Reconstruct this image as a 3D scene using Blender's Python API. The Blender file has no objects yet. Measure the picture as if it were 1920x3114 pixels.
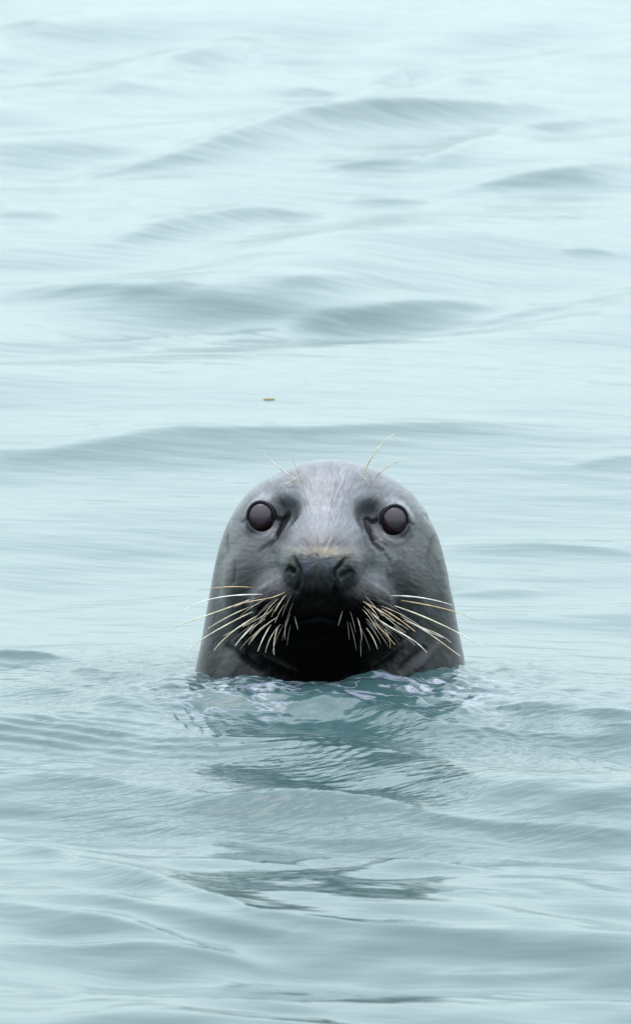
import bpy, bmesh, math, random
import numpy as np
from mathutils import Vector, Matrix

scene = bpy.context.scene
C = scene.collection
R = math.radians

# ------------------------------------------------------------------ camera
PITCH = 8.0
DIST = 12.0
PXM = 2350.0                         # photograph pixels per metre at the seal
SEN = 36.0
cp, sp = math.cos(R(PITCH)), math.sin(R(PITCH))
FOC = SEN * (DIST / cp) / (3114.0 / PXM)
CAM = np.array([-0.0204, -DIST, 0.2075 + DIST * math.tan(R(PITCH))])
cam_d = bpy.data.cameras.new('camera')
cam = bpy.data.objects.new('camera', cam_d)
C.objects.link(cam)
cam.location = CAM
cam.rotation_euler = (R(90 - PITCH), 0, 0)
cam_d.sensor_fit = 'VERTICAL'
cam_d.sensor_height = SEN
cam_d.sensor_width = SEN
cam_d.lens = FOC
cam_d.clip_start = 0.1
cam_d.clip_end = 9000
cam_d.dof.use_dof = True
cam_d.dof.focus_distance = DIST / cp - 0.1
cam_d.dof.aperture_fstop = 20.0
scene.camera = cam

# ------------------------------------------------------------------ light
SUN_EL, SUN_ROT = 74.0, -25.0
world = bpy.data.worlds.new('World')
scene.world = world
world.use_nodes = True
nt = world.node_tree
nt.nodes.clear()
wo = nt.nodes.new('ShaderNodeOutputWorld')
bg = nt.nodes.new('ShaderNodeBackground')
sky = nt.nodes.new('ShaderNodeTexSky')
sky.sky_type = 'NISHITA'
sky.sun_disc = False
sky.sun_elevation = R(SUN_EL)
sky.sun_rotation = R(SUN_ROT)
sky.air_density = 1.0
sky.dust_density = 3.0
hs = nt.nodes.new('ShaderNodeHueSaturation')
hs.inputs['Saturation'].default_value = 0.35
mx = nt.nodes.new('ShaderNodeMix')
mx.data_type = 'RGBA'
mx.inputs['Factor'].default_value = 0.75
mx.inputs['B'].default_value = (9.15, 11.3, 11.55, 1)      # cloud veil over the whole sky
nt.links.new(sky.outputs[0], hs.inputs['Color'])
nt.links.new(hs.outputs[0], mx.inputs['A'])
# an overcast sky is brighter overhead than at the horizon
wtc = nt.nodes.new('ShaderNodeTexCoord')
wsep = nt.nodes.new('ShaderNodeSeparateXYZ')
wmr = nt.nodes.new('ShaderNodeMapRange')
wmr.inputs['From Min'].default_value = 0.0; wmr.inputs['From Max'].default_value = 1.0
wmr.inputs['To Min'].default_value = 0.72; wmr.inputs['To Max'].default_value = 1.9
wmul = nt.nodes.new('ShaderNodeVectorMath'); wmul.operation = 'SCALE'
nt.links.new(wtc.outputs['Generated'], wsep.inputs[0]); nt.links.new(wsep.outputs['Z'], wmr.inputs['Value'])
wtint = nt.nodes.new('ShaderNodeMix'); wtint.data_type = 'RGBA'; wtint.blend_type = 'MULTIPLY'
wtint.inputs['B'].default_value = (1.10, .96, 1.08, 1)
nt.links.new(wsep.outputs['Z'], wtint.inputs['Factor'])
nt.links.new(mx.outputs['Result'], wtint.inputs['A']); nt.links.new(wtint.outputs['Result'], wmul.inputs[0]); nt.links.new(wmr.outputs[0], wmul.inputs['Scale'])
nt.links.new(wmul.outputs[0], bg.inputs[0])
bg.inputs[1].default_value = 0.13
nt.links.new(bg.outputs[0], wo.inputs[0])

sun_d = bpy.data.lights.new('sun', 'SUN')
sun_d.energy = 0.5
sun_d.angle = R(32)
sun_d.color = (1.0, 0.97, 0.92)
sun = bpy.data.objects.new('sun', sun_d)
C.objects.link(sun)
az = R(SUN_ROT)
sdir = Vector((math.sin(az) * math.cos(R(SUN_EL)), math.cos(az) * math.cos(R(SUN_EL)), math.sin(R(SUN_EL))))
sun.rotation_euler = sdir.to_track_quat('Z', 'Y').to_euler()

vs = scene.view_settings
vs.view_transform = 'Standard'
vs.look = 'None'
vs.gamma = 1.0
vs.exposure = 0.56
vs.use_curve_mapping = False

# ------------------------------------------------------------------ helpers
def cray(px, py):
    a = (np.asarray(px, float) - 960.0) / 3114.0 * SEN / FOC
    b = -(np.asarray(py, float) - 1557.0) / 3114.0 * SEN / FOC
    return np.stack([a, cp + b * sp, -sp + b * cp], -1)

def pt(px, py, y):
    """point where the sight line of a photograph pixel crosses the vertical plane at depth y"""
    d = cray(px, py)
    t = (y - CAM[1]) / d[..., 1]
    return CAM + d * np.asarray(t)[..., None]

def ground(px, py, z=0.0):
    d = cray(px, py)
    t = (z - CAM[2]) / d[..., 2]
    return CAM + d * np.asarray(t)[..., None]

def project(P):
    q = P - CAM
    zc = q[..., 1] * cp - q[..., 2] * sp
    up = q[..., 1] * sp + q[..., 2] * cp
    k = 3114.0 / SEN * FOC
    return 960 + q[..., 0] / zc * k, 1557 - up / zc * k

def uv2px(u, v):                     # close-up view coordinates -> photograph pixels
    return 550 + 0.6283 * np.asarray(u, float), 1300 + 0.6283 * np.asarray(v, float)

def sstep(a, b, x):
    t = np.clip((x - a) / (b - a), 0, 1)
    return t * t * (3 - 2 * t)

_rng = np.random.default_rng(7)
_LAT = _rng.random((256, 256))
def vnoise(x, y):
    xi, yi = np.floor(x).astype(int), np.floor(y).astype(int)
    fx, fy = x - xi, y - yi
    fx = fx * fx * fx * (fx * (fx * 6 - 15) + 10)
    fy = fy * fy * fy * (fy * (fy * 6 - 15) + 10)
    a = _LAT[xi & 255, yi & 255]; b = _LAT[(xi + 1) & 255, yi & 255]
    c = _LAT[xi & 255, (yi + 1) & 255]; d = _LAT[(xi + 1) & 255, (yi + 1) & 255]
    return (a + (b - a) * fx) * (1 - fy) + (c + (d - c) * fx) * fy

def fbm(x, y, o=4):
    s, a, t = 0, 1.0, 0
    for i in range(o):
        s = s + a * vnoise(x * 2 ** i + 17.3 * i, y * 2 ** i + 9.1 * i); t += a; a *= 0.5
    return s / t

def polydist(px, py, pts):
    """distance to a polyline and the parameter along it"""
    best = np.full(px.shape, 1e9); par = np.zeros(px.shape)
    n = len(pts) - 1
    for i in range(n):
        x0, y0 = pts[i]; x1, y1 = pts[i + 1]
        dx, dy = x1 - x0, y1 - y0
        t = np.clip(((px - x0) * dx + (py - y0) * dy) / (dx * dx + dy * dy), 0, 1)
        d = np.hypot(px - x0 - t * dx, py - y0 - t * dy)
        m = d < best
        best = np.where(m, d, best); par = np.where(m, (i + t) / n, par)
    return best, par

def grid_mesh(name, V, F, mat, parent=None, smooth=True):
    me = bpy.data.meshes.new(name)
    V = np.asarray(V, np.float32); F = np.asarray(F, np.int32)
    me.vertices.add(len(V)); me.vertices.foreach_set('co', V.ravel())
    me.loops.add(F.size); me.loops.foreach_set('vertex_index', F.ravel())
    me.polygons.add(len(F))
    me.polygons.foreach_set('loop_start', np.arange(0, F.size, F.shape[1], dtype=np.int32))
    me.polygons.foreach_set('use_smooth', np.full(len(F), smooth))
    me.update(calc_edges=True); me.validate()
    me.materials.append(mat)
    o = bpy.data.objects.new(name, me)
    C.objects.link(o)
    if parent: o.parent = parent
    return o

def grid_faces(nu, nv, wrap_v=False):
    i = np.arange(nu - 1)[:, None]; nvv = nv if wrap_v else nv - 1
    j = np.arange(nvv)[None, :]; j2 = (j + 1) % nv
    return np.stack([i * nv + j, i * nv + j2, (i + 1) * nv + j2, (i + 1) * nv + j], -1).reshape(-1, 4)

def new_mat(name):
    m = bpy.data.materials.new(name); m.use_nodes = True
    return m, m.node_tree, m.node_tree.nodes['Principled BSDF']

# ------------------------------------------------------------------ water
def axis(zones):
    """zones: list of (start, end, step)"""
    out = []
    for a, b, s in zones:
        n = max(1, int(round((b - a) / s)))
        out += list(a + (b - a) * np.arange(n) / n)
    out.append(zones[-1][1])
    return out
def outward(x0, step, lim, k=1.16):
    out = []; x = x0; s = step
    while x < lim:
        s *= k; x += s; out.append(x)
    return out
xs = axis([(-1.1, -0.55, 0.012), (-0.55, 0.55, 0.004), (0.55, 1.1, 0.012)])
xs = [-v for v in outward(1.1, 0.014, 3500)][::-1] + xs + outward(1.1, 0.014, 3500)
ys = axis([(-4.2, -1.9, 0.012), (-1.9, -.75, 0.006), (-.75, -.08, 0.003), (-.08, 0.3, 0.006), (0.3, 3.0, 0.012), (3.0, 8.5, 0.018)])
ys = [-4.2 - (v) for v in outward(0, 0.014, 3500)][::-1] + ys + outward(8.5, 0.02, 3500)
xs, ys = np.array(xs), np.array(ys)
X, Y = np.meshgrid(xs, ys, indexing='ij')
far = np.hypot(np.clip(np.abs(X) - 1.1, 0, None), np.clip(np.maximum(-4.2 - Y, Y - 8.5), 0, None))

rw = np.random.default_rng(21)
wx = 0.10 * (fbm(X * 1.1 + 40, Y * 0.8 + 3, 2) - 0.5) * 2
wy = 0.22 * (fbm(X * 1.3 + 11, Y * 0.7 + 60, 2) - 0.5) * 2
H = np.zeros_like(X)
def trains(lam0, lam1, n, slope, dir0, spread, seed):
    r = np.random.default_rng(seed)
    out = np.zeros_like(X)
    for i in range(n):
        lam = lam0 * (lam1 / lam0) ** r.random()
        th = R(dir0 + spread * r.normal())
        k = 2 * math.pi / lam
        ph = r.random() * 6.28
        arg = k * ((X + wx) * math.cos(th) + (Y + wy) * math.sin(th)) + ph
        fade = 1 / (1 + (far / (lam * 6)) ** 2)
        out += slope / k * np.sin(arg) * fade / math.sqrt(n / 2)
    return out
patch = sstep(0.3, 0.75, fbm(X * 0.9 + 5, Y * 0.45 + 31, 3))
H += trains(1.6, 4.0, 6, 0.022, 70, 25, 1)
H += trains(0.5, 1.3, 12, 0.030, 112, 26, 2) * (0.5 + patch)
H += trains(0.18, 0.45, 16, 0.030, 105, 32, 3) * (0.25 + 1.2 * patch) * (1 - .35 * sstep(1.0, 3.0, Y))
H += trains(0.06, 0.16, 22, 0.028, 95, 35, 4) * sstep(.6, -.2, Y) * (0.3 + 1.2 * sstep(.35, .7, fbm(X * 2.3 + 77, Y * 1.4, 3)))
H += trains(0.35, 1.1, 12, 0.075, 150, 12, 5) * sstep(.8, 3.5, Y) * (.4 + patch)
H += trains(0.22, 0.8, 14, 0.095, 64, 11, 6) * sstep(.2, -.7, Y)
H += trains(0.10, 0.26, 18, 0.070, 72, 24, 9) * sstep(-.1, -.6, Y)
cap = sstep(.42, .68, fbm(X * 3.1 + 7, Y * 1.7 + 21, 3)) * sstep(.5, -.15, Y) * sstep(-2.6, -.8, Y)
H += trains(0.022, 0.045, 14, 0.03, 55, 22, 8) * cap * (far < .001) * (np.abs(X) < .9)

# individual crests seen in the photograph (full-view coordinates, 1512 wide), height, width
K = 1920 / 1512.0
crests = [
    ([(170, 440), (400, 400), (560, 350), (700, 300), (850, 268), (1240, 255)], .048, .17),
    ([(1050, 395), (1240, 330), (1512, 290)], .036, .16),
    ([(1150, 450), (1350, 430), (1512, 395)], .028, .15),
    ([(780, 410), (1040, 372)], .020, .11),
    ([(300, 585), (420, 545), (600, 522), (800, 515)], .032, .15),
    ([(640, 690), (860, 660)], .009, .10),
    ([(0, 685), (200, 700), (480, 690)], .022, .15),
    ([(-40, 825), (300, 835), (560, 812), (780, 770), (1000, 742), (1180, 738)], .022, .14),
    ([(1120, 785), (1300, 745), (1512, 735)], .013, .12),
    ([(-40, 1100), (200, 1075), (420, 1045), (700, 1048), (1000, 1030), (1300, 1025)], .018, .15),
    ([(1040, 1310), (1300, 1305), (1560, 1318)], .011, .11),
    ([(1080, 1410), (1300, 1405)], .008, .09),
    ([(1380, 1120), (1560, 1100)], .010, .10),
    ([(280, 215), (400, 165), (560, 118), (720, 140)], .034, .16),
    ([(860, 215), (960, 180), (1060, 190), (1180, 215)], .030, .14),
    ([(640, 215), (800, 235)], .022, .14),
    ([(820, 485), (1030, 490)], .014, .10),
    ([(-60, 522), (150, 522)], .012, .08),
    ([(1340, 608), (1480, 604)], .009, .07),
    ([(-40, 90), (280, 48)], .03, .18),
    ([(-60, 1549), (150, 1551)], .011, .035),
    ([(165, 1582), (290, 1592)], .006, .03),
    ([(1380, 1682), (1560, 1686)], .006, .035),
    ([(1420, 1732), (1560, 1728)], .006, .03),
    ([(1190, 1664), (1330, 1672)], .005, .03),
    ([(-30, 1640), (200, 1640), (380, 1700)], .011, .08),
    ([(330, 1660), (480, 1668), (700, 1678), (850, 1700), (1050, 1742), (1300, 1756), (1600, 1745)], .024, .10),
    ([(-40, 1840), (250, 1865), (520, 1915), (900, 1930), (1250, 1985), (1560, 2000)], .013, .085),
    ([(360, 1975), (600, 2000), (930, 2020)], .008, .06),
    ([(680, 2062), (880, 2060), (1160, 2085)], .010, .06),
    ([(60, 2110), (300, 2160), (560, 2225), (700, 2245)], .010, .08),
    ([(-30, 2270), (300, 2290), (700, 2330)], .008, .07),
    ([(1050, 2140), (1300, 2140)], .006, .06),
    ([(-60, 1990), (200, 2060), (420, 2140), (620, 2195)], .007, .05),
    ([(-60, 2160), (250, 2215), (520, 2275)], .006, .05),
    ([(-60, 2380), (300, 2400), (800, 2440)], .006, .05),
    ([(600, 2180), (900, 2230), (1250, 2245)], .005, .05),
    ([(1060, 2345), (1400, 2335)], .005, .05),
]
def onwater(px, py):
    z = 0.0
    for _ in range(6):
        g = ground(px, py, z)
        i = np.clip(np.searchsorted(xs, g[0]), 1, len(xs) - 1); j = np.clip(np.searchsorted(ys, g[1]), 1, len(ys) - 1)
        z = .5 * z + .5 * float(H[i, j])
    return g
H0 = H.copy()
for pts, h, w in crests:
    g = np.array([onwater(p[0] * K, p[1] * K) for p in pts])
    gp = [(a[0] + 0.0, a[1] + 0.02) for a in g]
    x0, x1 = min(p[0] for p in gp) - 3 * w, max(p[0] for p in gp) + 3 * w
    y0, y1 = min(p[1] for p in gp) - 3 * w, max(p[1] for p in gp) + 3 * w
    i0, i1 = np.searchsorted(xs, [x0, x1]); j0, j1 = np.searchsorted(ys, [y0, y1])
    sx, sy = X[i0:i1, j0:j1], Y[i0:i1, j0:j1]
    wob = 0.35 * w * (fbm(sx * 5, sy * 3 + h * 1000, 3) - 0.5) * 2
    d, t = polydist(sx + wob * 0.5, sy + wob, gp)
    tap = np.sin(np.clip(t, 0.02, 0.98) * math.pi) ** 0.6
    ww = w * (0.6 + 0.4 * tap)
    r_ = np.sqrt((d / ww) ** 2 + .03)
    H[i0:i1, j0:j1] += (1.5 if gp[0][1] > .6 else 2.1) * h * tap * (np.exp(-1.6 * r_) * np.exp(-(d / (2.2 * ww)) ** 4) - 0.30 * np.exp(-(d / (1.6 * ww)) ** 2))

# disturbed water round and in front of the seal
rs = np.hypot(X, (Y + 0.0) * 0.9)
near = np.exp(-((X / 0.62) ** 2)) * sstep(0.35, -0.05, Y) * sstep(-1.9, -0.5, Y)
ring = 2 * math.pi * (rs + 0.03 * (fbm(X * 6, Y * 6, 3) - .5)) / 0.075
H += near * 0.0016 * np.sin(ring) * np.exp(-np.clip(rs - 0.15, 0, None) / 0.5)
H += trains(0.026, 0.075, 22, 0.18, 84, 18, 12) * (far < .001) * (np.abs(X) < .5) * np.exp(-(X / .23) ** 4) * sstep(.02, -.1, Y) * np.exp(-np.clip(rs - .22, 0, None) / .16) * (.35 + 1.1 * sstep(.35, .65, fbm(X * 8 + 1, Y * 6 + 9, 2)))
def packet(px, py, lam, th, amp, ax, ay):
    g = ground(px * K, py * K)
    ddx, ddy = X - g[0], Y - g[1]
    c_, s_ = math.cos(R(th)), math.sin(R(th))
    a_ = ddx * c_ + ddy * s_; b_ = -ddx * s_ + ddy * c_
    return amp * np.sin(2 * math.pi * (a_ + .6 * b_ * b_) / lam) * np.exp(-(a_ / ax) ** 2 - (b_ / ay) ** 2)
H += packet(420, 1735, .018, 8, .0006, .05, .24) + packet(880, 1790, .020, -25, .0006, .06, .16)
H += packet(1400, 1830, .026, 30, .0013, .09, .22) + packet(560, 1800, .030, 80, .0010, .10, .10) + packet(150, 1760, .034, 72, .0013, .10, .16)
def lump(px, py, h, ax, ay):
    g = ground(px, py)
    return h * np.exp(-((X - g[0]) / ax) ** 2 - ((Y - g[1]) / ay) ** 2)
H += lump(1102, 2060, .012, .034, .10) + lump(1040, 2070, .005, .05, .11) + lump(1160, 2070, .004, .04, .10)
H += lump(1370, 2070, .007, .06, .08) + lump(690, 2085, .006, .07, .06)
H += lump(905, 2080, .011, .085, .09)
H += near * (0.026 * (fbm(X * 14 + 3, Y * 9 + 8, 4) - 0.5) + .007 * (fbm(X * 34 + Y * 12, Y * 42, 3) - .5)) * np.exp(-np.clip(rs - 0.2, 0, None) / 0.22)
# mean level at the seal back to zero
ic, jc = np.searchsorted(xs, 0.19), np.searchsorted(ys, -0.02)
H -= 0.5 * (H[ic, jc] + H[np.searchsorted(xs, -0.19), jc]) * np.exp(-(X / 1.2) ** 2 - (Y / 1.2) ** 2)

wm, wt, wb = new_mat('water')
wb.inputs['Base Color'].default_value = (0.034, 0.074, 0.073, 1)
wb.inputs['Roughness'].default_value = 0.11
wb.inputs['IOR'].default_value = 1.333
tc = wt.nodes.new('ShaderNodeTexCoord')
def bump_layer(scale, stretch, dist, detail, prev, rot=0.0, mask=None):
    mp = wt.nodes.new('ShaderNodeMapping')
    mp.vector_type = 'TEXTURE'
    mp.inputs['Scale'].default_value = stretch
    mp.inputs['Rotation'].default_value = (0, 0, R(rot))
    nz = wt.nodes.new('ShaderNodeTexNoise')
    nz.inputs['Scale'].default_value = scale
    nz.inputs['Detail'].default_value = detail
    nz.inputs['Roughness'].default_value = 0.5
    bp = wt.nodes.new('ShaderNodeBump')
    bp.inputs['Strength'].default_value = 1.0
    bp.inputs['Distance'].default_value = dist
    wt.links.new(tc.outputs['Object'], mp.inputs[0]); wt.links.new(mp.outputs[0], nz.inputs['Vector'])
    src = nz.outputs['Fac']
    if mask is not None:
        mu = wt.nodes.new('ShaderNodeMath'); mu.operation = 'MULTIPLY'
        wt.links.new(src, mu.inputs[0]); wt.links.new(mask, mu.inputs[1]); src = mu.outputs[0]
    wt.links.new(src, bp.inputs['Height'])
    if prev is not None: wt.links.new(prev.outputs[0], bp.inputs['Normal'])
    return bp
at = wt.nodes.new('ShaderNodeAttribute'); at.attribute_name = 'ripple'
b1 = bump_layer(7.0, (2.0, 1.0, 1.0), 0.0050, 2.0, None, -22)
b2 = bump_layer(24.0, (3.0, 1.0, 1.0), 0.0022, 2.0, b1, -12)
b3 = bump_layer(75.0, (2.6, 1.0, 1.0), 0.0028, 2.0, b2, 18, at.outputs['Fac'])
wt.links.new(b3.outputs[0], wb.inputs['Normal'])
# sky glints painted as thin pale lines on the water round the neck
fa = wt.nodes.new('ShaderNodeAttribute'); fa.attribute_name = 'painted_glint'
fmp = wt.nodes.new('ShaderNodeMapping'); fmp.vector_type = 'TEXTURE'
fmp.inputs['Scale'].default_value = (2.6, 1, 1); fmp.inputs['Rotation'].default_value = (0, 0, R(-24))
fnz = wt.nodes.new('ShaderNodeTexNoise'); fnz.inputs['Scale'].default_value = 42; fnz.inputs['Detail'].default_value = 4; fnz.inputs['Distortion'].default_value = .6
wt.links.new(tc.outputs['Object'], fmp.inputs[0]); wt.links.new(fmp.outputs[0], fnz.inputs['Vector'])
fs1 = wt.nodes.new('ShaderNodeMath'); fs1.operation = 'SUBTRACT'; fs1.inputs[1].default_value = .5
fs2 = wt.nodes.new('ShaderNodeMath'); fs2.operation = 'ABSOLUTE'
wt.links.new(fnz.outputs['Fac'], fs1.inputs[0]); wt.links.new(fs1.outputs[0], fs2.inputs[0])
fs3 = wt.nodes.new('ShaderNodeMapRange'); fs3.interpolation_type = 'SMOOTHSTEP'
fs3.inputs['From Min'].default_value = .05; fs3.inputs['From Max'].default_value = .0
wt.links.new(fs2.outputs[0], fs3.inputs['Value'])
fs4 = wt.nodes.new('ShaderNodeMath'); fs4.operation = 'MULTIPLY'; fs4.use_clamp = True
wt.links.new(fs3.outputs[0], fs4.inputs[0]); wt.links.new(fa.outputs['Fac'], fs4.inputs[1])
fmx = wt.nodes.new('ShaderNodeMix'); fmx.data_type = 'RGBA'
fmx.inputs['A'].default_value = wb.inputs['Base Color'].default_value[:]
fmx.inputs['B'].default_value = (.20, .225, .265, 1)
wt.links.new(fs4.outputs[0], fmx.inputs['Factor']); wt.links.new(fmx.outputs['Result'], wb.inputs['Base Color'])

water = grid_mesh('water', np.stack([X, Y, H], -1).reshape(-1, 3), grid_faces(len(xs), len(ys))[:, ::-1], wm)
rip = np.exp(-(X / 0.75) ** 2) * sstep(0.5, -0.1, Y) * sstep(-2.2, -0.6, Y) * (0.35 + 1.3 * sstep(0.35, 0.7, fbm(X * 4, Y * 2, 3)))
a = water.data.attributes.new('ripple', 'FLOAT', 'POINT')
a.data.foreach_set('value', rip.astype(np.float32).ravel())
glint_mask = np.exp(-(X / .30) ** 4) * sstep(.02, -.12, Y) * np.exp(-np.clip(rs - .24, 0, None) / .14) * (.25 + 1.0 * sstep(.35, .62, fbm(X * 7 + 31, Y * 5 + 2, 3)))
a = water.data.attributes.new('painted_glint', 'FLOAT', 'POINT')
a.data.foreach_set('value', glint_mask.astype(np.float32).ravel())
water['kind'] = 'structure'
if water.data.polygons[0].normal.z < 0: water.data.flip_normals()

# ------------------------------------------------------------------ seal body
# half width of head and neck by height, read across the outline
zt = np.array([-.30, -.10, .00, .021, .048, .0745, .101, .128, .155, .181, .208, .222, .235, .249, .261, .268, .2745])
wt2 = np.array([.215, .192, .176, .172, .1665, .162, .157, .152, .146, .138, .1255, .116, .106, .088, .065, .044, 0.0])
zt = zt - 0.001
_zf = np.linspace(zt[0], zt[-1], 600); _wf = np.interp(_zf, zt, wt2 ** 2)
_kk = np.hanning(15); _kk /= _kk.sum()
_ext = np.r_[2 * _wf[0] - _wf[1:8][::-1], _wf, 2 * _wf[-1] - _wf[-8:-1][::-1]]
_wf = np.convolve(_ext, _kk, 'valid'); _wf[-1] = 0
zt, wt2 = _zf, np.sqrt(np.clip(_wf, 0, None))
SL2 = np.gradient(wt2 ** 2, zt)
def wprof(z):
    return np.sqrt(np.clip(np.interp(z, zt, wt2 ** 2), 0, None))
def smin(a, b, k):
    h = np.clip(0.5 + 0.5 * (b - a) / k, 0, 1)
    return b + (a - b) * h - k * h * (1 - h)
def smax(a, b, k): return -smin(-a, -b, k)
def ell(P, c, r):
    q = (P - np.asarray(c)) / np.asarray(r)
    k0 = np.linalg.norm(q, axis=-1)
    k1 = np.linalg.norm(q / np.asarray(r), axis=-1)
    return k0 * (k0 - 1) / np.maximum(k1, 1e-6)
def cone(P, a, b, ra, rb, fl=1.0):
    a = np.asarray(a); b = np.asarray(b)
    ab = b - a
    t = np.clip(((P - a) @ ab) / (ab @ ab), 0, 1)
    q = P - a - t[..., None] * ab
    q = q * np.array([1 / fl, 1, 1])
    return np.linalg.norm(q, axis=-1) - (ra + (rb - ra) * t)

EYES = {-1: pt(797, 1571, -.066), 1: pt(1197, 1582, -.069)}
EYE_R = 0.0225
CX = 0.0
def body_sdf(P):
    x, y, z = P[..., 0], P[..., 1], P[..., 2]
    w = np.maximum(wprof(z), 1e-4)
    xc = CX + np.interp(z, [0, .27], [.000, -.002])
    ycn = np.interp(z, [-.3, 0, .12, .27], [.10, .035, .02, -.012])
    dp = w * np.interp(z, [-.3, 0, .15, .27], [1.0, .92, .86, .80])
    q = np.sqrt(((x - xc) / w) ** 2 + ((y - ycn) / dp) ** 2)
    w2 = np.interp(z, zt, wt2 ** 2); sl = np.interp(z, zt, SL2)
    ra = dp / w
    g = (x - xc) ** 2 + ((y - ycn) / ra) ** 2 - np.where(z > zt[-1], -(z - zt[-1]) * .25, w2)
    d = g / (2 * np.sqrt(np.maximum((x - xc) ** 2 + ((y - ycn) / ra) ** 2, 0) + sl ** 2 / 4 + 1e-6))
    s = cone(P, pt(1000, 1570, -.030), pt(978, 1712, -.160), .058, .043, 1.22)
    d = smin(d, s, .035)
    # cheek swell outside the snout
    for sx, cxp in ((-1, 838), (1, 1130)):
        d = smin(d, ell(P, pt(cxp, 1790, -.070), (.062, .055, .062)), .04)
    # whisker pads
    for cxp in (890, 1068):
        d = smin(d, ell(P, pt(cxp, 1836, -.130), (.055, .052, .042)), .014)
    d = smin(d, ell(P, pt(978, 1825, -.160), (.034, .030, .040)), .014)
    d = smin(d, ell(P, pt(977, 1722, -.180), (.038, .024, .028)), .014)
    # chin and throat
    d = smin(d, ell(P, pt(980, 1930, -.112), (.060, .050, .042)), .012)
    d = smin(d, ell(P, pt(990, 2040, -.075), (.115, .065, .070)), .04)
    # soft hollows at the inner corners, swollen lids and the eye openings
    for s_ in (-1, 1):
        e = EYES[s_]
        d = smax(d, -(np.linalg.norm(P - (e + np.array([-.023 * s_, -.036, .010])), axis=-1) - .0250), .014)
        d = smin(d, np.linalg.norm(P - (e + np.array([.001 * s_, .0015, .0])), axis=-1) - .0231, .012)
        ax_ = np.hypot(x - e[0], (z - e[2] - .15 * (e[1] - y)) / 1.05) - .0186
        d = np.maximum(d, -np.maximum(ax_, y - e[1] + .004))
    return np.maximum(d, -.22 - z)

cen = np.array([0.0, -.03, .115])
NT, NP = 460, 640
th = np.linspace(0.0, math.pi, NT)
# denser lines of longitude towards the face
s = np.linspace(-1, 1, NP, endpoint=False)
ph = math.pi * (0.55 * s + 0.45 * s ** 3)
TH, PH = np.meshgrid(th, ph, indexing='ij')
DIR = np.stack([np.sin(TH) * np.sin(PH), -np.sin(TH) * np.cos(PH), np.cos(TH)], -1)
rad = np.full(TH.shape, 0.50)
for it in range(46):
    P = cen + DIR * rad[..., None]
    rad -= np.clip(body_sdf(P) * 0.8, -.02, .08)
P = cen + DIR * rad[..., None]
PX, PY = project(P)
U, V_ = (PX - 550) / .6283, (PY - 1300) / .6283
front = sstep(0.03, -0.03, P[..., 1])

def vnormals(P):
    du = np.gradient(P, axis=0); dv = np.roll(P, -1, 1) - np.roll(P, 1, 1)
    n = np.cross(dv, du)
    n /= np.maximum(np.linalg.norm(n, axis=-1, keepdims=True), 1e-9)
    return n * np.sign(np.sum(n * DIR, -1, keepdims=True) + 1e-9)
N0 = vnormals(P)
disp = np.zeros(TH.shape)
line_dark = np.zeros(TH.shape)
def groove(pts, depth, sig, dark=0.0, dsig=None):
    global disp, line_dark
    d, t = polydist(U, V_, pts)
    tap = np.clip(np.sin(np.clip(t, .0, 1) * math.pi), 0, 1) ** .5
    disp = disp - depth * np.exp(-(d / sig) ** 2) * tap * front
    if dark:
        line_dark = np.maximum(line_dark, dark * np.exp(-(d / (dsig or sig)) ** 2) * tap * front)  # crease shade painted in as dark lines, partly dark wet skin
# tear lines beside the snout
groove([(528, 405), (500, 460), (478, 505), (440, 555), (405, 600)], .0035, 10, 1, 17)
groove([(465, 520), (420, 565), (370, 610)], .0018, 8, .6, 9)
groove([(892, 440), (912, 500), (940, 555), (985, 605)], .0035, 10, 1, 17)
groove([(985, 605), (1010, 640), (1025, 690)], .0015, 8, .35)
groove([(930, 500), (965, 545), (1010, 585)], .0015, 7, .3)
groove([(462, 436), (496, 446), (530, 418)], .002, 9, 1, 12)
groove([(958, 446), (925, 458), (890, 436)], .002, 9, 1, 12)
groove([(322, 436), (306, 452), (290, 462)], .001, 8, 1, 9)
groove([(1100, 452), (1118, 466), (1136, 476)], .001, 8, 1, 9)
# nostrils
groove([(545, 618), (556, 650), (578, 690), (585, 735)], .004, 8, .95, 10)
groove([(512, 680), (530, 692), (552, 706)], .010, 14, 1, 22)
groove([(806, 628), (775, 662), (748, 692), (742, 738)], .006, 8, 1, 11)
groove([(835, 690), (805, 712), (770, 735)], .009, 14, 1, 22)
groove([(585, 735), (566, 775), (560, 800)], .003, 10, .5)
groove([(742, 738), (750, 780), (770, 800)], .003, 10, .5)
groove([(655, 660), (655, 720), (660, 780), (665, 860)], .0022, 8, .15)
# muzzle wrinkles
for k_ in range(6):
    o = k_ * 26
    groove([(480 - o * .4, 735 + o), (430 - o * .5, 765 + o * .9), (370 - o * .5, 810 + o * .75)], .0012, 8, .25, 8)
    groove([(870 + o * .4, 735 + o), (930 + o * .5, 770 + o * .9), (1000 + o * .5, 815 + o * .75)], .0012, 8, .25, 8)
# mouth line
groove([(500, 985), (580, 950), (670, 925), (770, 950), (850, 985)], .003, 14, .8, 14)
# throat folds
groove([(215, 1050), (300, 1120), (400, 1185)], .005, 18, .7, 22)
groove([(330, 1030), (420, 1110), (560, 1180)], -.004, 12)
groove([(1090, 1030), (1010, 1095), (930, 1150)], -.004, 12)
groove([(1190, 1060), (1120, 1120), (1060, 1190)], .005, 18, .6, 22)
groove([(1250, 1040), (1200, 1110), (1140, 1180)], -.003, 14)
# ear openings
groove([(262, 380), (240, 410), (228, 440)], .003, 10, .7, 8)
groove([(1190, 415), (1205, 440), (1212, 465)], .003, 10, .5, 8)
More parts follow.
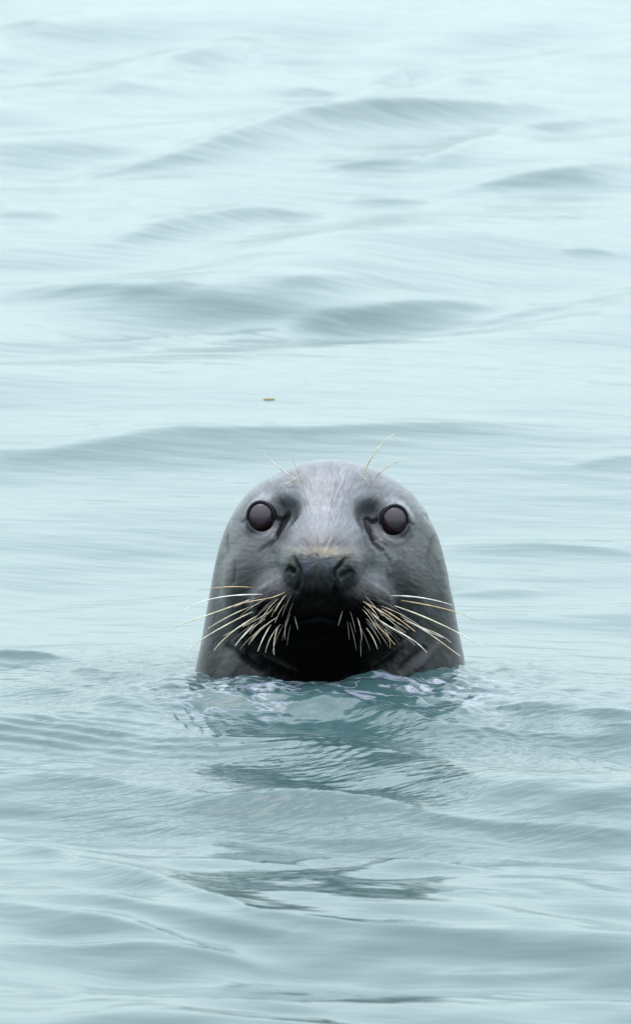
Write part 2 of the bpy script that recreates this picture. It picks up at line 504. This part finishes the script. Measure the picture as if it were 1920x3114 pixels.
# cheek folds
groove([(228, 470), (225, 560), (232, 640)], .0015, 9, .45, 8)
groove([(262, 640), (262, 700), (255, 760)], .0015, 9, .45, 9)
groove([(1225, 520), (1205, 590), (1180, 680)], .0015, 10, .4, 10)
# soft unevenness of flesh under wet fur
ang = np.arctan2(U - 680, 640 - V_); rr = np.hypot(U - 680, V_ - 640)
disp += front * .0007 * (fbm(rr / 34, ang * 30 + 120, 3) - .5)
disp += front * .0016 * (fbm(rr / 260 + 4, ang * 4 + 9, 3) - .5)
disp += .0012 * (fbm(P[..., 0] * 45 + 30, P[..., 2] * 40 + P[..., 1] * 30 + 9, 3) - .5)
P = P + N0 * disp[..., None]

# ---- coat colours: fur pigment, with some shade and sheen painted in
def lay(col, m, c):
    m = np.clip(m, 0, 1)[..., None]
    return col * (1 - m) + np.array(c) * m
def blob(u, v, su, sv, p=2.0):
    return np.exp(-(np.abs((U - u) / su) ** p + np.abs((V_ - v) / sv) ** p)) * front
n1 = fbm(P[..., 0] * 60 + 8, P[..., 2] * 60 + P[..., 1] * 40, 4)
n2 = fbm(P[..., 0] * 26 + 70 + P[..., 1] * 20, P[..., 2] * 22 + 5, 4)
n4 = fbm(P[..., 0] * 330, P[..., 2] * 210 + 40, 2)
n3 = fbm(rr / 34, ang * 30 + 120, 4)
n3 = .5 + (n3 - .5) * (.25 + .75 * sstep(110, 190, rr))           # hair lie, running away from the nose
col = np.ones(P.shape) * np.array([.185, .20, .215])
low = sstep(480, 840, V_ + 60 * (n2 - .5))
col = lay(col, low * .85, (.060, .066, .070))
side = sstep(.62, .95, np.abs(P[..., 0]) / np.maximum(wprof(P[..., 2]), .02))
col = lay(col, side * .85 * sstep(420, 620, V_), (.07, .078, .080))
# dark blotches on the neck and cheek
blot = sstep(.50, .66, n2) * sstep(480, 700, V_)
col = lay(col, blot * .75, (.022, .029, .029))
col = lay(col, blob(1215, 650, 75, 130) * .8, (.035, .05, .045))
col = lay(col, blob(250, 700, 60, 160) * .35, (.05, .055, .06))
# brown-grey patches round the eyes
for eu, ev, sx in ((393, 440, -1), (1031, 460, 1)):
    col = lay(col, blob(eu - sx * 22, ev + 18, 132, 118, 3) * .9, (.042, .039, .038))
    col = lay(col, blob(eu - sx * 95, ev - 70, 62, 62) * .9, (.030, .031, .031))
    col = lay(col, blob(eu - sx * 112, ev + 0, 40, 50) * .7, (.022, .023, .027))
    col = lay(col, blob(eu - sx * 10, ev + 105, 90, 30) * .5, (.06, .055, .049))
    col = lay(col, blob(eu - sx * 92, ev + 0, 34, 16) * .9, (.014, .014, .018))
    col = lay(col, blob(eu + sx * 84, ev + 14, 20, 20) * .9, (.014, .014, .018))
    dd_ = np.hypot(U - eu, (V_ - ev) / 1.05)
    col = lay(col, np.exp(-((dd_ - 84) / 13) ** 2) * front * .75, (.03, .031, .036))
    dl_ = np.hypot(U - eu - sx * 14, (V_ - ev - 8) / 1.12)
    col = lay(col, np.exp(-((dl_ - 90) / 8) ** 2) * front * sstep(ev + 30, ev + 60, V_) * .95, (.010, .013, .016))
    col = lay(col, np.exp(-((dl_ - 72) / 7) ** 2) * front * sstep(ev + 30, ev + 60, V_) * .8, (.20, .21, .24))
# bridge lighter
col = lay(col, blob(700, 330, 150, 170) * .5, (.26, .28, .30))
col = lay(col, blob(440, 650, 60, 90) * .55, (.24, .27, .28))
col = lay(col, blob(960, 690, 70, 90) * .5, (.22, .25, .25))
# warm grey snout top and tan nose rim
col = lay(col, blob(690, 548, 140, 50, 3) * .85, (.10, .092, .086))
col = lay(col, blob(683, 604, 152, 30, 4) * .95, (.42, .37, .29))
col = lay(col, blob(690, 600, 60, 20) * .75, (.42, .30, .17))
col = lay(col, blob(535, 650, 22, 30) * .6, (.27, .22, .17))
col = lay(col, blob(828, 655, 20, 35) * .6, (.27, .22, .17))
# nose leather, the sheen on its two lobes painted in bluish grey
col = lay(col, blob(617, 668, 44, 44, 4) * .85, (.13, .145, .19))
col = lay(col, blob(708, 676, 38, 42, 4) * .85, (.115, .13, .175))
col = lay(col, blob(658, 700, 13, 60) * .75, (.24, .20, .14))
col = lay(col, blob(668, 762, 85, 32) * .8, (.12, .095, .065))
for pts_, w_, k_ in (([(545, 425), (510, 485), (462, 548), (410, 612)], 9, .6), ([(478, 470), (450, 520), (405, 560)], 7, .35),
                     ([(868, 430), (890, 500), (925, 570), (985, 640)], 10, .5), ([(935, 520), (962, 560), (1000, 600)], 8, .5),
                     ([(350, 790), (440, 742), (515, 700)], 13, .5), ([(850, 715), (930, 760), (1000, 800)], 13, .45),
                     ([(300, 470), (330, 400), (400, 335), (470, 310)], 14, .4), ([(960, 345), (1040, 350), (1110, 400), (1150, 470)], 16, .5)):
    d_, t_ = polydist(U, V_, pts_)  # pale strokes along ridges, with wet highlights painted in
    col = lay(col, np.exp(-(d_ / w_) ** 2) * front * k_ * (.4 + 1.1 * n4) * np.sin(np.clip(t_, .03, .97) * math.pi) ** .5, (.34, .36, .38))
pm_ = np.hypot((U - 678) / 305, (V_ - 850) / 128) + .3 * (n3 - .5) + .2 * (n2 - .5)
pm_ = sstep(1.12, .72, pm_) * np.where(np.abs(U - 668) < 120, sstep(755, 800, V_), 1) * front
col = lay(col, pm_ * .9, (.034, .032, .031))
for cx0, cy0 in ((508, 740), (868, 745)):
    col = lay(col, blob(cx0, cy0, 48, 30) * .6, (.05, .05, .052))
col = lay(col, blob(530, 692, 24, 18) * .8 + blob(822, 702, 28, 18) * .8, (.01, .01, .012))
# black muzzle, chin and throat: dark fur with shade painted in
def ramp_mask(x, a, b): return sstep(a, b, x)
muzz = np.exp(-(((U - 672) / 250) ** 4)) * ramp_mask(V_ + 30 * (n3 - .5), 770, 850) * front
side_m = np.clip(1 - (np.abs(U - 672) - 190) / 190, 0, 1)
me_ = np.hypot((U - 678) / 440, (V_ - 1015) / 240) + .22 * (n3 - .5) + .16 * (n2 - .5)
muzz = np.maximum(muzz * side_m ** .7, front * sstep(1.16, .80, me_))
col = lay(col, muzz * .97, (.006, .006, .006))
col = lay(col, blob(672, 842, 100, 62, 4) * .7, (.030, .027, .024))
for pts_ in ([(215, 1040), (330, 1110), (480, 1200)], [(1230, 1030), (1150, 1100), (1060, 1200)]):
    d_, t_ = polydist(U, V_, pts_)
    col = lay(col, np.exp(-(d_ / 60) ** 2) * front * .4, (.015, .015, .016))
for pts_, c_ in (([(300, 1010), (350, 1060), (430, 1115), (560, 1175)], (.085, .08, .075)),
                 ([(1100, 1020), (1040, 1080), (930, 1150)], (.10, .09, .08))):
    d_, t_ = polydist(U, V_, pts_)
    col = lay(col, np.exp(-(d_ / 13) ** 2) * front * .45, c_)
d_, t_ = polydist(U, V_, [(170, 1060), (270, 1130), (380, 1200)])
col = lay(col, np.exp(-(d_ / 35) ** 2) * front * .6, (.12, .115, .11))
d_, t_ = polydist(U, V_, [(1250, 1040), (1190, 1100), (1120, 1190)])
col = lay(col, np.exp(-(d_ / 28) ** 2) * front * .5, (.11, .11, .105))
# brow spots
col = lay(col, blob(545, 262, 50, 12) * .7, (.13, .11, .09))
col = lay(col, blob(950, 290, 34, 9) * .8, (.12, .085, .075))
col = lay(col, blob(875, 255, 40, 12) * .6, (.15, .13, .11))
col = col * (0.72 + 0.56 * n1)[..., None] * (0.76 + 0.48 * n3)[..., None] * (.8 + .4 * n4)[..., None]
spots = sstep(.60, .70, fbm(P[..., 0] * 95 + 3, P[..., 2] * 95 + P[..., 1] * 60, 3)) * sstep(420, 600, V_)
col = col * (1 - .5 * spots)[..., None]
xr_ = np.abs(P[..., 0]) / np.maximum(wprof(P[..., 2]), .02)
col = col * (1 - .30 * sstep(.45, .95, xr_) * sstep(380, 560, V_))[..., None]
col = col * (1 - .38 * sstep(540, 800, V_))[..., None]  # coat darker towards the lower face
col = col * np.array([.97, 1.0, 1.02]) * (.385 * (np.clip(col.mean(-1), .004, 1) / .2) ** .22)[..., None]
col = lay(col, line_dark * .97, (.006, .007, .009))
gloss = np.clip(1 - .93 * muzz - .9 * line_dark, 0, 1) * (1 - .5 * low * front)

fm, ft, fb = new_mat('wet_fur')
va = ft.nodes.new('ShaderNodeAttribute'); va.attribute_name = 'coat'
ftc = ft.nodes.new('ShaderNodeTexCoord')
fn = ft.nodes.new('ShaderNodeTexNoise'); fn.inputs['Scale'].default_value = 260; fn.inputs['Detail'].default_value = 4
fmap = ft.nodes.new('ShaderNodeMapping'); fmap.inputs['Scale'].default_value = (1.0, .5, .45)
ft.links.new(ftc.outputs['Object'], fmap.inputs[0]); ft.links.new(fmap.outputs[0], fn.inputs['Vector'])
fr = ft.nodes.new('ShaderNodeMapRange'); fr.inputs['To Min'].default_value = .6; fr.inputs['To Max'].default_value = 1.42
ft.links.new(fn.outputs['Fac'], fr.inputs['Value'])
fmul = ft.nodes.new('ShaderNodeVectorMath'); fmul.operation = 'SCALE'
ft.links.new(va.outputs['Color'], fmul.inputs[0]); ft.links.new(fr.outputs[0], fmul.inputs['Scale'])
ft.links.new(fmul.outputs[0], fb.inputs['Base Color'])
fbp = ft.nodes.new('ShaderNodeBump'); fbp.inputs['Strength'].default_value = .32; fbp.inputs['Distance'].default_value = .0014
ft.links.new(fn.outputs['Fac'], fbp.inputs['Height']); ft.links.new(fbp.outputs[0], fb.inputs['Normal'])
fb.inputs['Roughness'].default_value = .36
fb.inputs['Specular IOR Level'].default_value = .45
fb.inputs['Sheen Weight'].default_value = .12
fb.inputs['Sheen Roughness'].default_value = .4

ga = ft.nodes.new('ShaderNodeAttribute'); ga.attribute_name = 'gloss'
for nm_, k_ in (('Specular IOR Level', .62), ('Sheen Weight', .16)):
    mm_ = ft.nodes.new('ShaderNodeMath'); mm_.operation = 'MULTIPLY'; mm_.inputs[1].default_value = k_
    ft.links.new(ga.outputs['Fac'], mm_.inputs[0]); ft.links.new(mm_.outputs[0], fb.inputs[nm_])
seal = bpy.data.objects.new('seal', None)
C.objects.link(seal)
seal['label'] = 'wet grey seal with its whiskered head raised out of the water, facing the camera'
seal['category'] = 'seal'
body = grid_mesh('body', P.reshape(-1, 3), grid_faces(NT, NP, True), fm, seal)
if sum(p.normal.dot(p.center - Vector(cen)) for p in list(body.data.polygons)[100000:100200]) < 0:
    body.data.flip_normals()
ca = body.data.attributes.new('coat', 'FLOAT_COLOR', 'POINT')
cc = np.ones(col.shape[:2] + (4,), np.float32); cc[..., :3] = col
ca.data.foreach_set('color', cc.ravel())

gat = body.data.attributes.new('gloss', 'FLOAT', 'POINT')
gat.data.foreach_set('value', gloss.astype(np.float32).ravel())

# depth of the face surface under a photograph pixel
fmask = (N0[..., 1] < 0.1) & (P[..., 1] < 0.06)
SPX, SPY, SYY = PX[fmask], PY[fmask], P[..., 1][fmask]
def surf_y(px, py):
    d = (SPX - px) ** 2 + (SPY - py) ** 2
    i = np.argmin(d)
    if d[i] > 15 ** 2: return None
    near_ = d < 7 ** 2
    return float(SYY[near_].min()) if near_.any() else float(SYY[i])

# ------------------------------------------------------------------ eyes
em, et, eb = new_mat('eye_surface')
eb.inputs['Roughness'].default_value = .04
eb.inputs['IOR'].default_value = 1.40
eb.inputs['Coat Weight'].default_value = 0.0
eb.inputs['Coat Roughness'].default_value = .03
etc = et.nodes.new('ShaderNodeTexCoord')
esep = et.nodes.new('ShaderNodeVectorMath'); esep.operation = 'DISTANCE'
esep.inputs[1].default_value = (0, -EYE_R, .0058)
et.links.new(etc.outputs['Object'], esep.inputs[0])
er = et.nodes.new('ShaderNodeValToRGB')  # sky reflection painted into the eye: paler disc above, dark crescent below
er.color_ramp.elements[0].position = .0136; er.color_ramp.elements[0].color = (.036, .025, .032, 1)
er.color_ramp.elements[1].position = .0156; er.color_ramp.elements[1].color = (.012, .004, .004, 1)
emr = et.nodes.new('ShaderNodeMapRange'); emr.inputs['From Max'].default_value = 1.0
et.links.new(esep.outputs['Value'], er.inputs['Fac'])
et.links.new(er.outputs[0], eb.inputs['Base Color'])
lm, lt, lb = new_mat('eyelid_skin')
lb.inputs['Base Color'].default_value = (.006, .008, .014, 1); lb.inputs['Roughness'].default_value = .45; lb.inputs['Specular IOR Level'].default_value = .2
lm2, lt2, lb2 = new_mat('lower_eyelid_skin')
lb2.inputs['Base Color'].default_value = (.05, .058, .066, 1); lb2.inputs['Roughness'].default_value = .3

def uv_sphere(r, nu=28, nv=44):
    a = np.linspace(0, math.pi, nu); b = np.linspace(0, 2 * math.pi, nv, endpoint=False)
    A, B = np.meshgrid(a, b, indexing='ij')
    return np.stack([r * np.sin(A) * np.cos(B), -r * np.cos(A), r * np.sin(A) * np.sin(B)], -1).reshape(-1, 3), grid_faces(nu, nv, True)

def tube(pts, radii, seg=7):
    pts = np.asarray(pts, float); n = len(pts)
    T = np.gradient(pts, axis=0); T /= np.maximum(np.linalg.norm(T, axis=1, keepdims=True), 1e-9)
    ref = np.array([0, 1.0, 0.1])
    A = np.cross(T, ref); A /= np.maximum(np.linalg.norm(A, axis=1, keepdims=True), 1e-9)
    B = np.cross(T, A)
    ang_ = np.linspace(0, 2 * math.pi, seg, endpoint=False)
    rr_ = np.asarray(radii)[:, None, None]
    V = pts[:, None, :] + rr_ * (np.cos(ang_)[None, :, None] * A[:, None, :] + np.sin(ang_)[None, :, None] * B[:, None, :])
    return V.reshape(-1, 3), grid_faces(n, seg, True)

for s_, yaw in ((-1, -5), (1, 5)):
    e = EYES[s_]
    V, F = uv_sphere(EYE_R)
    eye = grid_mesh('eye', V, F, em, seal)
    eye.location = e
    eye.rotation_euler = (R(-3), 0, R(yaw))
    for nm, a0, a1, rmid, mt_, R0 in (('upper_eyelid', -20, 200, .0022, lm, .0190), ('lower_eyelid', 190, 350, .0026, lm2, .0191)):
        t = np.linspace(R(a0), R(a1), 34)
        tl = t + R(10) * s_
        rm_ = R0 * (1.0 - .07 * np.cos(2 * tl))
        x_ = rm_ * np.cos(t); z_ = rm_ * np.sin(t) + .0
        y_ = -np.sqrt(np.clip((EYE_R + .0008) ** 2 - x_ ** 2 - z_ ** 2, 1e-6, None)) - .0002
        rd = rmid * (0.45 + 0.55 * np.sin(np.linspace(0, math.pi, 34)))
        V, F = tube(np.stack([x_, y_, z_], -1), rd, 8)
        lid = grid_mesh(nm, V, F, mt_, eye)

# ------------------------------------------------------------------ whiskers
def hair_mat(name, c):
    m, t, b = new_mat(name)
    b.inputs['Roughness'].default_value = .35
    tcx = t.nodes.new('ShaderNodeTexCoord'); nz = t.nodes.new('ShaderNodeTexNoise')
    nz.inputs['Scale'].default_value = 90
    cr = t.nodes.new('ShaderNodeValToRGB')
    cr.color_ramp.elements[0].position = .35; cr.color_ramp.elements[1].position = .7
    cr.color_ramp.elements[0].color = (c[0] * .55, c[1] * .48, c[2] * .4, 1)
    cr.color_ramp.elements[1].color = (*c, 1)
    t.links.new(tcx.outputs['Object'], nz.inputs['Vector']); t.links.new(nz.outputs['Fac'], cr.inputs['Fac'])
    t.links.new(cr.outputs[0], b.inputs['Base Color'])
    return m
HM = {'s': hair_mat('straw_whisker', (.72, .67, .50)), 'w': hair_mat('pale_whisker', (.80, .84, .76)),
      'o': hair_mat('amber_whisker', (.66, .50, .28)), 'd': hair_mat('dusky_whisker', (.46, .42, .32)),
      'x': hair_mat('dark_whisker', (.16, .16, .15))}
def c4(a, b): return 480 + .3307 * a, 1700 + .3307 * b
def c5(a, b): return 960 + .344 * a, 1700 + .344 * b
def c1(a, b): return 550 + .6283 * a, 1300 + .6283 * b
def c1b(a, b): return c1(a, b)
W = [
 (c4, 'o', .9, [(880, 262), (560, 262), (350, 295)]),
 (c4, 'w', 1.2, [(960, 325), (660, 340), (470, 372), (330, 425), (200, 500)]),
 (c4, 's', 1.2, [(840, 375), (600, 465), (420, 530), (250, 590), (80, 662)]),
 (c4, 's', 1.0, [(850, 440), (650, 530), (460, 640)]),
 (c4, 's', 1.2, [(870, 485), (680, 580), (450, 710), (250, 850)]),
 (c4, 'o', .9, [(1180, 300), (1040, 355), (880, 385), (700, 440)]),
 (c4, 's', 1.1, [(920, 520), (800, 590), (650, 700), (515, 840)]),
 (c4, 'w', 1.3, [(900, 588), (800, 690), (710, 798)]),
 (c4, 'd', 1.0, [(1100, 535), (960, 640), (860, 760)]),
 (c4, 'w', 1.1, [(1040, 605), (985, 700), (920, 850)]),
 (c4, 's', 1.0, [(1110, 620), (1078, 720), (1070, 880)]),
 (c4, 'd', 1.0, [(990, 600), (900, 690), (835, 790)]),
 (c4, 'x', 1.0, [(1260, 530), (1275, 590), (1290, 650)]),
 (c4, 'x', 1.0, [(1180, 560), (1172, 650), (1170, 740)]),
 (c4, 'd', .9, [(1060, 460), (930, 545), (780, 625)]),
 (c4, 'd', .9, [(900, 550), (730, 640), (600, 710)]),
 (c4, 'd', .9, [(1130, 600), (1040, 720), (990, 860)]),
 (c5, 'w', 1.3, [(670, 325), (950, 345), (1210, 407)]),
 (c5, 'o', 1.1, [(760, 365), (980, 405), (1230, 465), (1430, 545)]),
 (c5, 's', 1.4, [(700, 415), (860, 470), (1080, 565), (1280, 660), (1480, 775)]),
 (c5, 'o', 1.1, [(590, 440), (720, 520), (880, 640)]),
 (c5, 'd', 1.0, [(420, 375), (560, 450), (700, 540)]),
 (c5, 'w', 1.3, [(500, 480), (640, 590), (820, 690), (985, 828)]),
 (c5, 's', 1.2, [(780, 540), (960, 630), (1120, 740), (1285, 860)]),
 (c5, 'w', .9, [(750, 500), (900, 590), (1130, 695)]),
 (c5, 'o', 1.0, [(520, 560), (600, 640), (705, 760)]),
 (c5, 's', 1.0, [(450, 610), (510, 700), (550, 800)]),
 (c5, 'd', .9, [(370, 520), (400, 620), (410, 720)]),
 (c5, 'd', 1.0, [(690, 590), (800, 680), (880, 760)]),
 (c5, 'd', .9, [(520, 420), (680, 560), (800, 650)]),
 (c5, 'd', .9, [(590, 600), (640, 670), (660, 790)]),
 (c5, 'x', .9, [(400, 700), (402, 860)]),
 (c5, 'x', 1.0, [(240, 460), (200, 590)]),
 (c5, 's', .9, [(830, 550), (980, 620), (1150, 700), (1200, 740)]),
 (c5, 'o', .9, [(430, 380), (500, 440), (560, 520)]),
 # above the eyes
 (c1, 'w', 1.2, [(545, 245), (490, 205), (400, 125)]),
 (c1, 's', .9, [(578, 245), (565, 210), (540, 155)]),
 (c1, 's', 1.0, [(500, 275), (545, 255), (590, 215)]),
 (c1, 'w', 1.3, [(905, 268), (885, 245), (862, 222)]),
 (c1, 's', 1.3, [(880, 240), (905, 180), (945, 115), (1035, 30)]),
 (c1, 'o', .9, [(930, 265), (970, 215), (1010, 185), (1070, 163)]),
]
wr = random.Random(4)
for sd in (-1, 1):
    for k in range(20):
        u0 = 675 + sd * wr.uniform(130, 300); v0 = wr.uniform(800, 960)
        out_ = (abs(u0 - 675) - 130) / 170
        L_ = wr.uniform(80, 140) + 70 * out_
        a_ = R(wr.uniform(-4, 4) + 84 - 50 * out_ - (960 - v0) * .09)
        dx_, dy_ = sd * math.cos(a_), math.sin(a_)
        W.append((c1b, wr.choice('ddxxxs'), wr.uniform(.40, .62), [(u0, v0), (u0 + dx_ * L_ * .5, v0 + dy_ * L_ * .42), (u0 + dx_ * L_, v0 + dy_ * L_)]))
for fn_, mk, thick, pts in W:
    pts = np.array([fn_(*p) for p in pts])
    seg = np.r_[0, np.cumsum(np.hypot(*np.diff(pts, axis=0).T))]
    n = 14
    tt = np.linspace(0, seg[-1], n)
    # smooth curve through the points
    deg = min(len(pts) - 1, 3)
    cx_ = np.polyfit(seg, pts[:, 0], deg); cy_ = np.polyfit(seg, pts[:, 1], deg)
    qx, qy = np.polyval(cx_, tt), np.polyval(cy_, tt)
    y0 = surf_y(qx[0], qy[0])
    if y0 is None: y0 = -.05
    brow = fn_ is c1
    out = []
    for i in range(n):
        f = i / (n - 1)
        y = y0 - (.012 if brow else .022) * math.sin(f * 1.6) + .001
        sy_ = surf_y(qx[i], qy[i])
        if sy_ is not None and i > 0: y = min(y, sy_ - .0012 - .006 * f)
        out.append(pt(qx[i], qy[i], y))
    rad_ = .00076 * thick * np.clip(.5 + .5 * np.arange(n) / 3, 0, 1) * (1 - .60 * np.linspace(0, 1, n) ** 1.5)
    V, F = tube(np.array(out), rad_, 6)
    grid_mesh('eyebrow_whisker' if brow else 'whisker', V, F, HM[mk], seal)

# ------------------------------------------------------------------ floating leaves
lfm, lft, lfb = new_mat('leaf_green')
lfb.inputs['Base Color'].default_value = (.20, .165, .06, 1); lfb.inputs['Roughness'].default_value = .9; lfb.inputs['Specular IOR Level'].default_value = .1
def zsurf(x, y):
    i = int(np.clip(np.searchsorted(xs, x), 1, len(xs) - 1)); j = int(np.clip(np.searchsorted(ys, y), 1, len(ys) - 1))
    return float(H[i, j])
def leaf(px, py, L, Wd, rz, label):
    g = onwater(px, py)
    n = 12
    t = np.linspace(0, 1, n)
    wd = Wd * np.sin(t * math.pi) ** .8 * (1 - .3 * t)
    V = []
    for k, tk in enumerate(t):
        for q in (-1, 0, 1):
            V.append((L * (tk - .5), q * wd[k] / 2 + .0004 * q, .0))
    o = grid_mesh('floating_leaf', np.array(V), grid_faces(n, 3), lfm)
    md = o.modifiers.new('thickness', 'SOLIDIFY'); md.thickness = .003; md.offset = 0
    o.location = (g[0], g[1], zsurf(g[0], g[1])); o.rotation_euler = (0, 0, R(rz))
    o['label'] = label; o['category'] = 'leaf'; o['group'] = 'small leaves adrift on the water'
    return o
leaf(819, 1216, .018, .013, 10, 'tiny yellow-green leaf floating alone a little way behind the seal')
leaf(1252, 12, .034, .034, 25, 'tiny olive leaf drifting at the top edge of the picture')
